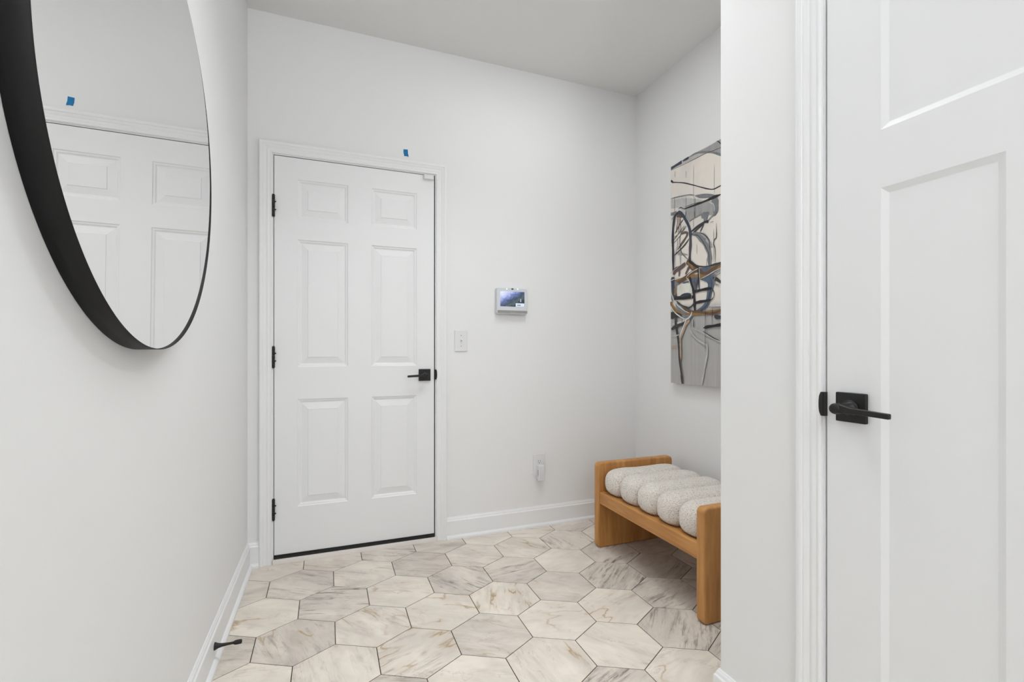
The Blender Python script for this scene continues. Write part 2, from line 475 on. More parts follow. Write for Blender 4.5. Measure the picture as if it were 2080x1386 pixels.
# baseboards: height z against thickness t
BP = [(0, 0), (0, .014), (.004, .014), (.004, .026), (.010, .0255), (.016, .021), (.019, .015), (.020, .0135), (.098, .0135), (.101, .0125), (.104, .0095), (.112, .0075), (.117, .0045), (.120, .0040), (.120, 0)]
BP[1:4] = [(0, .026)]
def baseboard(name, path, label):
    """path: list of (x, y, nx, ny): foot line of the wall and its (mitred) outward direction"""
    bm = bmesh.new()
    sweep(bm, BP, [(lambda z, t_, p=p: Vector((p[0]+p[2]*t_, p[1]+p[3]*t_, z))) for p in path])
    return tag(obj(name, bm, M['trim']), label, 'baseboard', kind='structure')
CW = 0.0575
cas1_l, cas1_r = DX0-.005-CW, DX1+.005+CW
baseboard('baseboard_left', [(XL, YH, 1, 0), (XL, YB, 1, -1), (cas1_l, YB, 0, -1)], 'white baseboard with shoe moulding along the left wall')
baseboard('baseboard_back', [(cas1_r, YB, 0, -1), (XR, YB, -1, -1), (XR, YC, -1, 1), (XC, YC, -1, 1), (XC, EX1+.005+CW, -1, 0)][:2]+[(XR, YC+.001, -1, 1)], 'white baseboard along the far wall and around the alcove')
baseboard('baseboard_right', [(XR-.03, YC, 0, 1), (XC, YC, -1, 1), (XC, EX1+.005+CW, -1, 0)], 'white baseboard wrapping the near right wall corner')
baseboard('baseboard_rear', [(XC, EX0-.005-CW, -1, 0), (XC, YH, -1, 0)], 'white baseboard on the right wall behind the camera')

# ------------------------------------------------------------------ door casings (colonial profile)
CP = [(0, 0), (0, .006), (.003, .009), (.006, .0095), (.010, .0085), (.018, .0105), (.022, .0105), (.0235, .009), (.026, .009), (.030, .0115), (.038, .0145), (.0405, .0145), (.042, .0165), (.047, .018), (CW-.004, .018), (CW, .0155), (CW, 0)]
def casing(bm, u0, u1, zt, P):
    sweep(bm, CP, [lambda d, t_: P(u0-d, 0.0, t_), lambda d, t_: P(u0-d, zt+d, t_), lambda d, t_: P(u1+d, zt+d, t_), lambda d, t_: P(u1+d, 0.0, t_)])
P1 = lambda u, z, t_: Vector((u, YB-t_, z))
P2 = lambda u, z, t_: Vector((XC-t_, u, z))
def ubox(bm, P, u0, u1, z0, z1, t0, t1, mi=0):
    a, b = P(u0, z0, t0), P(u1, z1, t1)
    box(bm, min(a.x, b.x), max(a.x, b.x), min(a.y, b.y), max(a.y, b.y), min(a.z, b.z), max(a.z, b.z), mi)

def doorframe(name, P, u0, u1, zt, label):
    root = empty(name, P((u0+u1)/2, 0, 0)); tag(root, label, 'door frame', kind='structure')
    bm = bmesh.new(); casing(bm, u0-.005, u1+.005, zt+.005, P); obj('casing', bm, M['trim'], root)
    bm = bmesh.new()
    for a, b in ((u0-JT, u0), (u1, u1+JT)): ubox(bm, P, a, b, 0, zt, -WT, 0.0005)
    ubox(bm, P, u0-JT, u1+JT, zt, zt+JT, -WT, 0.0005)
    # door stop strips behind the slab
    for a, b in ((u0, u0+.012), (u1-.012, u1)): ubox(bm, P, a, b, 0, zt, -.085, -.046)
    ubox(bm, P, u0, u1, zt-.012, zt, -.085, -.046)
    obj('jamb', bm, M['trim'], root)
    bm = bmesh.new()
    for a, b in ((u0+.0002, u0+.005), (u1-.0075, u1-.0002)): ubox(bm, P, a, b, .03, zt-.004, -.044, -.012)
    obj('weatherstrip', bm, M['rubber'], root)
    return root
fr1 = doorframe('trim_1', P1, DX0, DX1, DZ, 'white moulded casing around the six-panel door')
fr2 = doorframe('trim_2', P2, EX0, EX1, EZ, 'white moulded casing beside the near right door')

# slab with nested rectangular panels pressed into the face
def slab(bm, P, u0, u1, z0, z1, th, panels, prof, face=0.0):
    us = sorted({u0, u1, *[p[0] for p in panels], *[p[1] for p in panels]})
    zs = sorted({z0, z1, *[p[2] for p in panels], *[p[3] for p in panels]})
    def inside(u, z): return any(p[0] < u < p[1] and p[2] < z < p[3] for p in panels)
    grid = {}
    def V(u, z, t_):
        k = (round(u, 5), round(z, 5), round(t_, 5))
        if k not in grid: grid[k] = bm.verts.new(P(u, z, t_))
        return grid[k]
    for a, b in zip(us, us[1:]):
        for c_, d in zip(zs, zs[1:]):
            if not inside((a+b)/2, (c_+d)/2):
                bm.faces.new((V(a, c_, face), V(b, c_, face), V(b, d, face), V(a, d, face)))
    for (a, b, c_, d) in panels:
        prev = [(a, c_, face), (b, c_, face), (b, d, face), (a, d, face)]
        cuts = [[x for x in us if a < x < b], [z for z in zs if c_ < z < d]]
        first = True
        for ins, dep in prof:
            cur = [(a+ins, c_+ins, face-dep), (b-ins, c_+ins, face-dep), (b-ins, d-ins, face-dep), (a+ins, d-ins, face-dep)]
            for i in range(4):
                j = (i+1) % 4
                edge = [V(*prev[i])]
                if first:   # keep any grid vertices on the outer edge
                    if i in (0, 2): ex = [(x, prev[i][1], face) for x in cuts[0]]
                    else: ex = [(prev[i][0], z, face) for z in cuts[1]]
                    if i in (2, 3): ex = ex[::-1]
                    edge += [V(*e) for e in ex]
                edge.append(V(*prev[j]))
                bm.faces.new(edge+[V(*cur[j]), V(*cur[i])])
            prev = cur; first = False
        bm.faces.new([V(*p) for p in prev])
    # edges and back
    back = [bm.verts.new(P(u, z, face-th)) for u, z in ((u0, z0), (u1, z0), (u1, z1), (u0, z1))]
    per = [[(u, z0, face) for u in us], [(u1, z, face) for z in zs], [(u, z1, face) for u in us[::-1]], [(u0, z, face) for z in zs[::-1]]]
    for i in range(4):
        bm.faces.new([V(*e) for e in per[i]]+[back[(i+1) % 4], back[i]])
    bm.faces.new(back)

RAISED = [(.0035, .0035), (.0105, .0050), (.0145, .0085), (.0185, .0092), (.049, .0030), (.0505, .0008)]
SHAKER = [(.0015, .0006), (.0125, .0060), (.0140, .0062)]

# door 1: six raised panels
d1 = empty('door_1', (DX0, YB, 0))
tag(d1, 'closed white six-panel door with black lever in the far wall', 'door', kind='structure')
c1, c2, c3, c4 = -.1585, .083, .2005, .4395
pan = [(a, b, lo, hi) for a, b in ((c1, c2), (c3, c4)) for lo, hi in ((1.721, 1.921), (.975, 1.618), (.271, .812))]
bm = bmesh.new(); slab(bm, P1, DX0+.0030, DX1-.0062, .040, DZ-.0035, .042, pan, RAISED, face=-.001)
obj('door_slab', bm, M['door'], d1)
bm = bmesh.new()
box(bm, DX0+.002, DX1-.004, YB-.004, YB+.03, .0235, .041)
box(bm, DX0+.002, DX1-.004, YB-.0085, YB-.003, .0235, .036)
obj('door_sweep', bm, M['rubber'], d1)
for z0, z1 in ((1.720, 1.832), (.970, 1.080), (.215, .325)):
    bm = bmesh.new()
    hy = YB-.0075; hx = DX0+.001
    n = 5; hgt = (z1-z0-.008)/n
    for i in range(n):
        lathe(bm, [(0, .0058), (.0008, .0066), (hgt-.0012, .0066), (hgt-.0004, .0058)], (hx, hy, z0+.004+i*hgt), (0, 0, 1), 16)
    lathe(bm, [(0, .0), (.001, .0055), (.004, .0055)], (hx, hy, z0), (0, 0, 1), 16)
    lathe(bm, [(0, .0055), (.003, .0055), (.004, .0)], (hx, hy, z1-.004), (0, 0, 1), 16)
    box(bm, DX0-.0002, DX0+.0022, YB-.0075, YB+.02, z0+.004, z1-.004)
    h_ = obj('hinge', bm, M['black'], d1)
    bm = bmesh.new()
    for zz in (z0+.036, z1-.036): lathe(bm, [(0, .0032), (.0055, .0032), (.007, .0)], (hx+.0055, hy, zz), (1, 0, 0), 10)
    obj('hinge_stud', bm, M['black'], h_)

def lever(P, u, z, side, parent, neck_out=.052, tilt=0.0, ln=.100):
    """square rose, round neck and flat lever; side = +1 lever towards +u"""
    root = bpy.data.objects.new('door_handle', None); root.empty_display_size = .03; COL.objects.link(root); root.parent = parent
    bm = bmesh.new(); ubox(bm, P, u-.0325, u+.0325, z-.0325, z+.0325, -.0005, .0085)
    r_ = obj('rose', bm, M['black'], root, bevel=.0022)
    bm = bmesh.new()
    n_ = (P(0, 0, 1)-P(0, 0, 0))
    o = P(u, z, .0085)
    lathe(bm, [(0, .0175), (.002, .0175), (.0035, .0155), (.004, .012), (neck_out-.022, .0105), (neck_out-.016, .0115), (neck_out-.004, .0120), (neck_out, .0105), (neck_out+.001, 0)], o, n_, 28)
    obj('neck', bm, M['black'], root)
    bm = bmesh.new()
    L = []
    for d, hz, t0, t1, dz in ((-.004, .0095, .040, .0585, 0), (.010, .0095, .0405, .0585, 0), (.030, .0062, .044, .0565, -.0015), (.070, .0058, .046, .0562, -.003), (ln, .0056, .0465, .0560, -.0045)):
        uu = u+side*d
        L.append([bm.verts.new(P(uu, z+dz+tilt*d+s*hz, t_)) for s, t_ in ((-1, t0), (1, t0), (1, t1), (-1, t1))])
    for a, b in zip(L, L[1:]):
        for i in range(4): bm.faces.new((a[i], a[(i+1) % 4], b[(i+1) % 4], b[i]))
    bm.faces.new(L[0]); bm.faces.new(L[-1])
    obj('lever', bm, M['black'], root, bevel=.0018)
    return root
lever(P1, .482, .9235, -1, d1)

def strike(P, u, z, side, parent, hh=.0275, out=.0125):
    bm = bmesh.new()
    # plate on the jamb edge with a curved lip bulging over the casing
    N = 14; a = []; b = []
    for i in range(N+1):
        s = -1+2*i/N
        w = out*(.32+.68*math.cos(s*PI/2))
        for arr, t_ in ((a, .0005), (b, .0100)):
            arr.append((bm.verts.new(P(u, z+s*hh, t_)), bm.verts.new(P(u+side*(w+.0015), z+s*hh, t_-(.001 if t_ > .005 else 0)))))
    for i in range(N):
        bm.faces.new((b[i][0], b[i][1], b[i+1][1], b[i+1][0]))
        bm.faces.new((a[i][0], a[i+1][0], a[i+1][1], a[i][1]))
        bm.faces.new((a[i][1], a[i+1][1], b[i+1][1], b[i][1]))
        bm.faces.new((a[i][0], b[i][0], b[i+1][0], a[i+1][0]))
    bm.faces.new((a[0][0], a[0][1], b[0][1], b[0][0])); bm.faces.new((a[N][0], b[N][0], b[N][1], a[N][1]))
    ubox(bm, P, u-side*.0035, u+side*.0005, z-hh, z+hh, -.02, .0095)
    return obj('strike_plate', bm, M['black'], parent)
strike(P1, DX1-.0005, .925, 1, fr1, .0275, .011)
s_ = boxobj('threshold', (DX0-.003, DX1+.003, YB-.017, YB+.06, -.0005, .0232), M['sill'], fr1, bevel=.002)
boxobj('backing', (DX0-.01, DX1+.01, YB+.1, YB+WT-.002, 0, DZ), M['dark'], fr1)
shift(d1); shift(fr1)
for r_ in d1.children:
    if r_.type == 'EMPTY': pass

# door 2: three recessed flat panels
d2 = empty('door_2', (XC, EX1, 0))
tag(d2, 'closed white recessed-panel door with black lever at near right', 'door', kind='structure')
fl = .757
pan = [(.112, .644, 1.518, 1.905), (.448, .644, .24, 1.397), (.112, .308, .24, 1.397)]
bm = bmesh.new(); slab(bm, P2, EX0+.003, EX1-.0042, .012, EZ-.0035, .040, pan, SHAKER, face=-.001)
obj('door_slab', bm, M['door'], d2)
lever(P2, .700, .932, -1, d2, tilt=.0, ln=.104)
strike(P2, EX1-.0015, .934, 1, fr2, .0275, .0125)
boxobj('backing', (XC+.1, XC+WT-.002, EX0-.01, EX1+.01, 0, EZ), M['dark'], fr2)
shift(d2); shift(fr2)

# ------------------------------------------------------------------ round mirror
MY, MZ, MR, MF = 1.207, 1.5255, 0.466, -0.3405
mir = empty('round_mirror', (XL, MY, MZ))
tag(mir, 'large round wall mirror with a deep matte black frame on the left wall', 'mirror')
bm = bmesh.new()
prof = [(0.0005, MR), (MF-XL-.0008, MR), (MF-XL, MR-.0008), (MF-XL, MR-.0014), (MF-XL-.0008, MR-.0019), (.002, MR-.0019), (.0005, MR-.0019)]
seg = 192
rings = [[bm.verts.new((XL+d, MY+math.cos(2*PI*i/seg)*r, MZ+math.sin(2*PI*i/seg)*r)) for i in range(seg)] for d, r in prof]
for a, b in zip(rings, rings[1:]+rings[:1]):
    for i in range(seg): bm.faces.new((a[i], a[(i+1) % seg], b[(i+1) % seg], b[i])).smooth = True
obj('mirror_frame', bm, M['frame'], mir)
bm = bmesh.new()
GX = MF-.0022
MTILT = .006   # hangs a hair forward at the top
f_ = [bm.verts.new((GX, MY+math.cos(2*PI*i/seg)*(MR-.0021), MZ+math.sin(2*PI*i/seg)*(MR-.0021))) for i in range(seg)]
k_ = [bm.verts.new((GX-.005, v.co.y, v.co.z)) for v in f_]
bm.faces.new(f_); bm.faces.new(k_)
for i in range(seg): bm.faces.new((f_[i], f_[(i+1) % seg], k_[(i+1) % seg], k_[i]))
bmesh.ops.rotate(bm, verts=bm.verts[:], cent=(GX, MY, MZ), matrix=Matrix.Rotation(MTILT, 3, 'Y'))
obj('mirror_glass', bm, M['mirror'], mir)
shift(mir)

# ------------------------------------------------------------------ blue tape above the door
bm = bmesh.new()
c = [on_y(819.3, 303.3, YB-.0006), on_y(828.3, 303.8, YB-.0006), on_y(828.8, 311.5, YB-.0006), on_y(830.2, 318.6, YB-.004), on_y(825.5, 317.0, YB-.002), on_y(821.3, 317.2, YB-.001), on_y(819.7, 311, YB-.0006)]
fv = [bm.verts.new(p) for p in c]; bv = [bm.verts.new(p+Vector((0, .0005, 0))) for p in c]
bm.faces.new(fv); bm.faces.new(bv)
for i in range(len(c)): bm.faces.new((fv[i], fv[(i+1) % len(c)], bv[(i+1) % len(c)], bv[i]))
tag(obj('painters_tape', bm, M['tape']), 'small torn strip of blue tape stuck above the six-panel door', 'tape')

# ------------------------------------------------------------------ contact sensor at the door's top corner
sn = empty('door_sensor', (.503, YB, 2.02)); tag(sn, 'small white contact sensor at the top right corner of the six-panel door', 'sensor')
boxobj('sensor_body', (.478, .531, YB-.0155, YB-.0005, 2.004, 2.0262), M['plastic'], sn, bevel=.0025)
boxobj('mounting_plate', (.474, .5345, YB-.0035, YB+.0003, 2.002, 2.0270), M['plastic'], sn, bevel=.001)
shift(sn)

# ------------------------------------------------------------------ light switch
sw = empty('light_switch', (.6885, YB, 1.0525)); tag(sw, 'white toggle light switch plate on the wall right of the six-panel door', 'light switch')
x0, x1, z0, z1 = .6515, .7265, 1.0525, 1.1735
xm, zm = (x0+x1)/2, (z0+z1)/2
boxobj('switch_plate', (x0, x1, YB-.0065, YB-.0002, z0, z1), M['plastic'], sw, bevel=.0035, segs=3)
boxobj('toggle_surround', (xm-.0052, xm+.0052, YB-.0075, YB-.006, zm-.0122, zm+.0122), M['plug'], sw, bevel=.0005)
bm = bmesh.new(); box(bm, xm-.004, xm+.004, YB-.021, YB-.005, zm-.002, zm+.0065)
bmesh.ops.rotate(bm, verts=bm.verts[:], cent=(xm, YB-.006, zm), matrix=Matrix.Rotation(-.35, 3, 'X'))
obj('toggle', bm, M['plastic'], sw, bevel=.001)
for dz in (-.030, .030):
    bm = bmesh.new(); lathe(bm, [(0, .0028), (.0006, .0024), (.0009, 0)], (xm, YB-.0065, zm+dz), (0, -1, 0), 12)
    obj('screw', bm, M['bar'], sw)
shift(sw)

# ------------------------------------------------------------------ outlet with a plug-in box
ou = empty('wall_outlet', (1.174, YB, .296)); tag(ou, 'white duplex outlet plate low on the far wall beside the bench', 'outlet')
x0, x1, z0, z1 = 1.1345, 1.2115, .304, .434
xm, zm = (x0+x1)/2, (z0+z1)/2
boxobj('outlet_plate', (x0, x1, YB-.0068, YB-.0002, z0, z1), M['plastic'], ou, bevel=.0035, segs=3)
for dz in (.0195, -.0195):
    bm = bmesh.new()
    N = 28; pts = []
    for i in range(N):
        a = 2*PI*i/N
        pts.append((.0170*math.cos(a), max(-.0125, min(.0125, .0170*math.sin(a)))))
    A_ = [bm.verts.new((xm+px_, YB-.0082, zm+dz+pz_)) for px_, pz_ in pts]; B_ = [bm.verts.new((xm+px_*1.03, YB-.006, zm+dz+pz_*1.03)) for px_, pz_ in pts]
    bm.faces.new(A_)
    for i in range(N): bm.faces.new((A_[i], A_[(i+1) % N], B_[(i+1) % N], B_[i]))
    rc = obj('receptacle', bm, M['plug'], ou)
    bm = bmesh.new()
    box(bm, xm-.0072, xm-.0052, YB-.0086, YB-.008, zm+dz-.0005, zm+dz+.0085)
    box(bm, xm+.0052, xm+.0072, YB-.0086, YB-.008, zm+dz-.0005, zm+dz+.0065)
    lathe(bm, [(0, .0027), (.0006, .0027)], (xm, YB-.008, zm+dz-.0072), (0, -1, 0), 12)
    obj('slot', bm, M['slot'], rc)
shift(ou)
pl = empty('plug_in_adapter', (1.165, YB-.03, .27)); tag(pl, 'white plug-in adapter box hanging from the lower socket of the outlet', 'adapter')
pf = YB-.046
a, b = on_y(1094.5, 947, pf), on_y(1106.5, 977, pf)
boxobj('adapter_body', (a.x, b.x, pf, YB-.0085, b.z, a.z), M['plug'], pl, bevel=.004, segs=3)
boxobj('side_vent', (a.x-.0004, a.x+.001, YB-.038, YB-.033, b.z+.03, a.z-.026), M['slot'], pl)
bm = bmesh.new()
tube(bm, [(a.x+.004, YB-.03, b.z+.001), (a.x, YB-.030, b.z-.006), (a.x-.008, YB-.026, b.z-.004), (a.x-.013, YB-.02, b.z+.008), (a.x-.018, YB-.013, b.z+.024), (a.x-.026, YB-.009, b.z+.030), (a.x-.031, YB-.0075, b.z+.031)], .0017, 8)
obj('cable', bm, M['plastic'], pl)
shift(pl)

# ------------------------------------------------------------------ security touch panel
cp = empty('security_panel', (1.0, YB, 1.28)); tag(cp, 'white touchscreen security panel showing a bluish picture on the far wall', 'control panel')
fy = YB-.034
def roundrect(bm, x0, x1, z0, z1, y0, y1, r, n=6):
    pts = []
    for cx_, cz_, a0 in ((x1-r, z1-r, 0), (x0+r, z1-r, PI/2), (x0+r, z0+r, PI), (x1-r, z0+r, 3*PI/2)):
        for i in range(n+1):
            a = a0+PI/2*i/n; pts.append((cx_+r*math.cos(a), cz_+r*math.sin(a)))
    A_ = [bm.verts.new((x, y0, z)) for x, z in pts]; B_ = [bm.verts.new((x, y1, z)) for x, z in pts]
    bm.faces.new(A_); bm.faces.new(B_)
    k = len(pts)
    for i in range(k): bm.faces.new((A_[i], A_[(i+1) % k], B_[(i+1) % k], B_[i]))
tl, br = on_y(1009.5, 583.8, fy), on_y(1071.3, 639.0, fy)
x0, x1, z1, z0 = tl.x, br.x, tl.z, br.z
bm = bmesh.new(); roundrect(bm, x0, x1, z0, z1, fy, YB-.004, .010)
obj('panel_body', bm, M['bezel'], cp, bevel=.004, segs=3)
bm = bmesh.new(); roundrect(bm, x0+.012, x1-.012, z0+.012, z1-.012, YB-.006, YB-.0002, .006)
obj('wall_bracket', bm, M['plastic'], cp)
s0, s1 = on_y(1016.2, 591.3, fy), on_y(1065.2, 624.0, fy)
bm = bmesh.new(); box(bm, s0.x, s1.x, fy-.0006, fy+.0005, s1.z, s0.z)
scr = obj('screen', bm, M['screen'], cp)
k0, k1 = on_y(1047.4, 616.2, fy), on_y(1064.9, 623.8, fy)
boxobj('message_card', (k0.x, k1.x, fy-.0009, fy, k1.z, k0.z), M['card'], scr)
t0, t1 = on_y(1050.5, 619.4, fy), on_y(1057.5, 621.6, fy)
boxobj('message_line', (t0.x, t1.x, fy-.0011, fy, t1.z, t0.z), M['cardtext'], scr)
i0, i1 = on_y(1056.5, 608, fy), on_y(1058.8, 614, fy)
boxobj('picture_figure', (i0.x, i1.x, fy-.0008, fy, i1.z, i0.z), M['figure'], scr)
b0, b1 = on_y(1010.8, 630.0, fy), on_y(1071.0, 637.6, fy)
bm = bmesh.new(); roundrect(bm, b0.x, b1.x, b1.z, b0.z, fy-.0006, fy+.001, .004)
br_ = obj('speaker_bar', bm, M['bar'], cp)
g0, g1 = on_y(1036.5, 633.8, fy), on_y(1046, 635.6, fy)
boxobj('badge', (g0.x, g1.x, fy-.0010, fy, g1.z, g0.z), M['badge'], br_)
g0, g1 = on_y(1038.8, 585.9, fy), on_y(1042.9, 588.9, fy)
boxobj('camera_lens', (g0.x, g1.x, fy-.0008, fy, g1.z, g0.z), M['slot'], cp)
for px in (1029.4, 1051.6):
    g = on_y(px, 587.2+(px-1029)*.028, fy)
    bm = bmesh.new(); lathe(bm, [(0, .0042), (.0006, .0038), (.0009, 0)], (g.x, fy, g.z), (0, -1, 0), 16)
    obj('indicator_light', bm, M['led'], cp)
shift(cp)

# ------------------------------------------------------------------ door stop on the left baseboard
ds = empty('door_stop', (XL+.0135, 1.842, .061)); tag(ds, 'black rigid door stop screwed to the left baseboard', 'door stop')
bm = bmesh.new(); bx_ = XL+.0135
lathe(bm, [(0, .0125), (.003, .0125), (.0055, .0105), (.012, .0078), (.022, .0058), (.040, .0043), (.052, .0041), (.058, .0046)], (bx_, 1.842, .061), (1, 0, 0), 24)
obj('shaft', bm, M['black'], ds)
bm = bmesh.new()
lathe(bm, [(.057, .0048), (.060, .0068), (.066, .0074), (.078, .0072), (.081, .006), (.082, 0)], (bx_, 1.842, .061), (1, 0, 0), 24)
obj('rubber_tip', bm, M['rubber'], ds)
shift(ds)

# ------------------------------------------------------------------ bench
be = empty('bench', (1.58, 1.83, 0)); tag(be, 'low wooden bench with channelled cream boucle seat under the painting', 'bench')
BX0, BX1 = 1.3335, 1.822
def rpanel(y0, y1, z1, parent):
    bm = bmesh.new()
    # outline in the x-z plane with rounded corners
    r = .022; n = 6; pts = []
    for cx_, cz_, a0 in ((BX1-r, z1-r, 0), (BX0+r, z1-r, PI/2), (BX0+r, r, PI), (BX1-r, r, 3*PI/2)):
        rr = r
        for i in range(n+1):
            a = a0+PI/2*i/n; pts.append((cx_+rr*math.cos(a), cz_+rr*math.sin(a)))
    A_ = [bm.verts.new((x, y0, z)) for x, z in pts]; B_ = [bm.verts.new((x, y1, z)) for x, z in pts]
    bm.faces.new(A_); bm.faces.new(B_); k = len(pts)
    for i in range(k): bm.faces.new((A_[i], A_[(i+1) % k], B_[(i+1) % k], B_[i]))
    return obj('end_panel', bm, M['wood_v'], parent, bevel=.009, segs=4)
rpanel(2.190, 2.234, .4555, be)
rpanel(1.424, 1.468, .4505, be)
bm = bmesh.new(); box(bm, 1.3425, 1.372, 1.462, 2.196, .2370, .3005); obj('front_rail', bm, M['wood_y'], be, bevel=.004, segs=3)
bm = bmesh.new(); box(bm, 1.786, 1.812, 1.462, 2.196, .2370, .3005); obj('back_rail', bm, M['wood_y'], be, bevel=.003)
bm = bmesh.new(); box(bm, 1.370, 1.788, 1.462, 2.196, .262, .2965); obj('seat_board', bm, M['wood_y'], be)
def bolster(yc, k):
    """one channel of the seat: a fat rounded roll running across the bench"""
    bm = bmesh.new()
    x0, x1 = 1.345, 1.808
    zc, hz, hy = .3610, .0715, .0755
    NX, NA = 110, 72
    rnd = random.Random(k)
    rings = []
    cap = .088
    L = x1-x0
    for i in range(NX+1):
        s = i/NX
        # superelliptic end caps
        th = PI*s
        x = x0+L*(0.5-0.5*math.cos(th))
        d = min(x-x0, x1-x)
        f = (1-(1-min(d/cap, 1))**2.3)**(1/2.5)
        if f < .02:
            rings.append([bm.verts.new((x, yc, zc))]); continue
        ring = []
        for j in range(NA):
            a = 2*PI*j/NA
            ca, sa = math.cos(a), math.sin(a)
            e = 2/2.75
            yy = hy*f*math.copysign(abs(ca)**e, ca)
            zz = hz*f*math.copysign(abs(sa)**e, sa)
            p = Vector((x, yc+yy, zc+zz))
            nrm = Vector((0, ca, sa))
            q_ = noise.noise(p*9+Vector((k*3, 0, 0)))*.0035+noise.noise(p*38)*.0011+noise.noise(p*170)*.0018
            p += nrm*q_*min(1, f*1.2)
            ring.append(bm.verts.new(p))
        rings.append(ring)
    for a, b in zip(rings, rings[1:]):
        for j in range(NA):
            j2 = (j+1) % NA
            if len(a) == 1 and len(b) == 1: continue
            if len(a) == 1: bm.faces.new((a[0], b[j], b[j2]))
            elif len(b) == 1: bm.faces.new((a[j], a[j2], b[0]))
            else: bm.faces.new((a[j], a[j2], b[j2], b[j]))
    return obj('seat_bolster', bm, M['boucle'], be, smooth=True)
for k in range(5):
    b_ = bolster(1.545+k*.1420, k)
shift(be)

# ------------------------------------------------------------------ abstract painting
AX = XR-.036
A0, A1, AZ0, AZ1 = 1.52, 2.2215, .8715, 2.127
def paint(name, rgb, rough=.6):
    m = bpy.data.materials.new('paint_'+name); t = NT(m)
    g = t.coord()
    n = t.noise(t.mapping(g, (1, 22, 5)), 3.0, 4, .6)
    c_ = srgb(*rgb)
    d_ = tuple(x*.62 for x in c_[:3])+(1,)
    t.set(t.b.inputs['Base Color'], t.mix(n, d_, tuple(min(1, x*1.25) for x in c_[:3])+(1,)))
    t.b.inputs['Roughness'].default_value = rough
    t.bump(n, .15, .0006)
    return m
m = bpy.data.materials.new('painted_canvas'); t = NT(m)
g = t.coord(); s_xyz = t.n('ShaderNodeSeparateXYZ'); t.set(s_xyz.inputs[0], g)
zz = s_xyz.outputs[2]
n1 = t.noise(t.mapping(g, (1, 5, 3)), 1.0, 4, .55)
drip = t.noise(t.mapping(g, (1, 60, 1.6)), 1.0, 4, .6)
cream = t.mix(t.math('MULTIPLY', t.math('SUBTRACT', n1, .4), 3.0, True), srgb(238, 231, 222), srgb(218, 212, 206))
grey = t.mix(t.math('MULTIPLY', t.math('SUBTRACT', drip, .3), 1.8, True), srgb(186, 184, 181), srgb(170, 168, 166))
edge = t.math('ADD', zz, t.math('MULTIPLY', t.math('SUBTRACT', n1, .5), .10))
f = t.math('MULTIPLY', t.math('SUBTRACT', 1.315, edge), 22.0, True)
t.set(t.b.inputs['Base Color'], t.mix(f, cream, grey))
t.b.inputs['Roughness'].default_value = .7
wv = t.noise(t.mapping(g, (1, 700, 700)), 1.0, 2)
t.bump(wv, .1, .0004)
MCAN = m
PM = {'canvas': MCAN, 'char': paint('charcoal', (58, 58, 60)), 'black': paint('black', (36, 34, 36)), 'navy': paint('navy', (62, 68, 84)),
      'blue': paint('blue', (90, 106, 126)), 'steel': paint('steel', (130, 133, 136)), 'grey': paint('grey', (168, 168, 168)), 'lgrey': paint('light_grey', (196, 195, 192)),
      'brown': paint('brown', (104, 82, 66)), 'ochre': paint('ochre', (150, 116, 70)), 'mauve': paint('mauve_brown', (108, 90, 88)),
      'white': paint('white', (232, 230, 224)), 'cream': paint('cream', (238, 231, 222)), 'tan': paint('tan', (188, 164, 142))}
PK = list(PM)
def Zm(z):   # zoom sheets used while sketching: origin and scale
    return {5: (1355, 270, 7.70), 6: (1355, 430, 11.55), 7: (1355, 530, 11.55), 8: (1355, 630, 8.15)}[z]
def cv(z, u, v):
    ox, oy, s = Zm(z)
    p = on_x(ox+u/s, oy+v/s, AX)
    return Vector((p.y, p.z))
abm = bmesh.new()
box(abm, AX, XR-.004, A0, A1, AZ0, AZ1, 0)
layer = [0]
def inside(p): return Vector((min(max(p.x, A0), A1), min(max(p.y, AZ0), AZ1)))
def nextx():
    layer[0] += 1
    return AX-.00008-layer[0]*.00005
def catmull(P, n=9):
    out = []
    Q = [P[0]*2-P[1]]+P+[P[-1]*2-P[-2]]
    for i in range(1, len(Q)-2):
        for k in range(n):
            t_ = k/n; a, b, c_, d = Q[i-1], Q[i], Q[i+1], Q[i+2]
            out.append(.5*((2*b)+(c_-a)*t_+(2*a-5*b+4*c_-d)*t_*t_+(3*b-a-3*c_+d)*t_**3))
    out.append(P[-1]); return out
def stroke(z, col, wpx, pts, taper=.35, wv=None):
    P = catmull([cv(z, *p) for p in pts])
    x = nextx(); mi = PK.index(col)
    L = []
    n = len(P)
    for i, p in enumerate(P):
        d = (P[min(i+1, n-1)]-P[max(i-1, 0)])
        if d.length < 1e-7: d = Vector((1, 0))
        d.normalize(); nr = Vector((-d.y, d.x))
        s = i/(n-1)
        w = max(wpx/Zm(z)[2]*1.22, .6)*.0031*.5
        e = min(s, 1-s)
        w *= (taper+(1-taper)*min(1, e/.15))*(1+.13*math.sin(i*.33+layer[0]*2.1))
        if wv: w *= wv[0]+(wv[1]-wv[0])*s
        a, b = inside(p+nr*w), inside(p-nr*w)
        L.append((abm.verts.new((x, a.x, a.y)), abm.verts.new((x, b.x, b.y))))
    for a, b in zip(L, L[1:]):
        f = abm.faces.new((a[0], a[1], b[1], b[0])); f.material_index = mi
def blob(z, col, pts, smooth=True):
    P = [cv(z, *p) for p in pts]
    if smooth:
        Q = P[-2:]+P+P[:2]; out = catmull(Q, 5); P = out[10:-10] or P
    x = nextx()
    cl = []
    for p in P:
        p = inside(p)
        if not cl or (p-cl[-1]).length > 1e-5: cl.append(p)
    if (cl[0]-cl[-1]).length < 1e-5: cl.pop()
    f = abm.faces.new([abm.verts.new((x, p.x, p.y)) for p in cl]); f.material_index = PK.index(col)

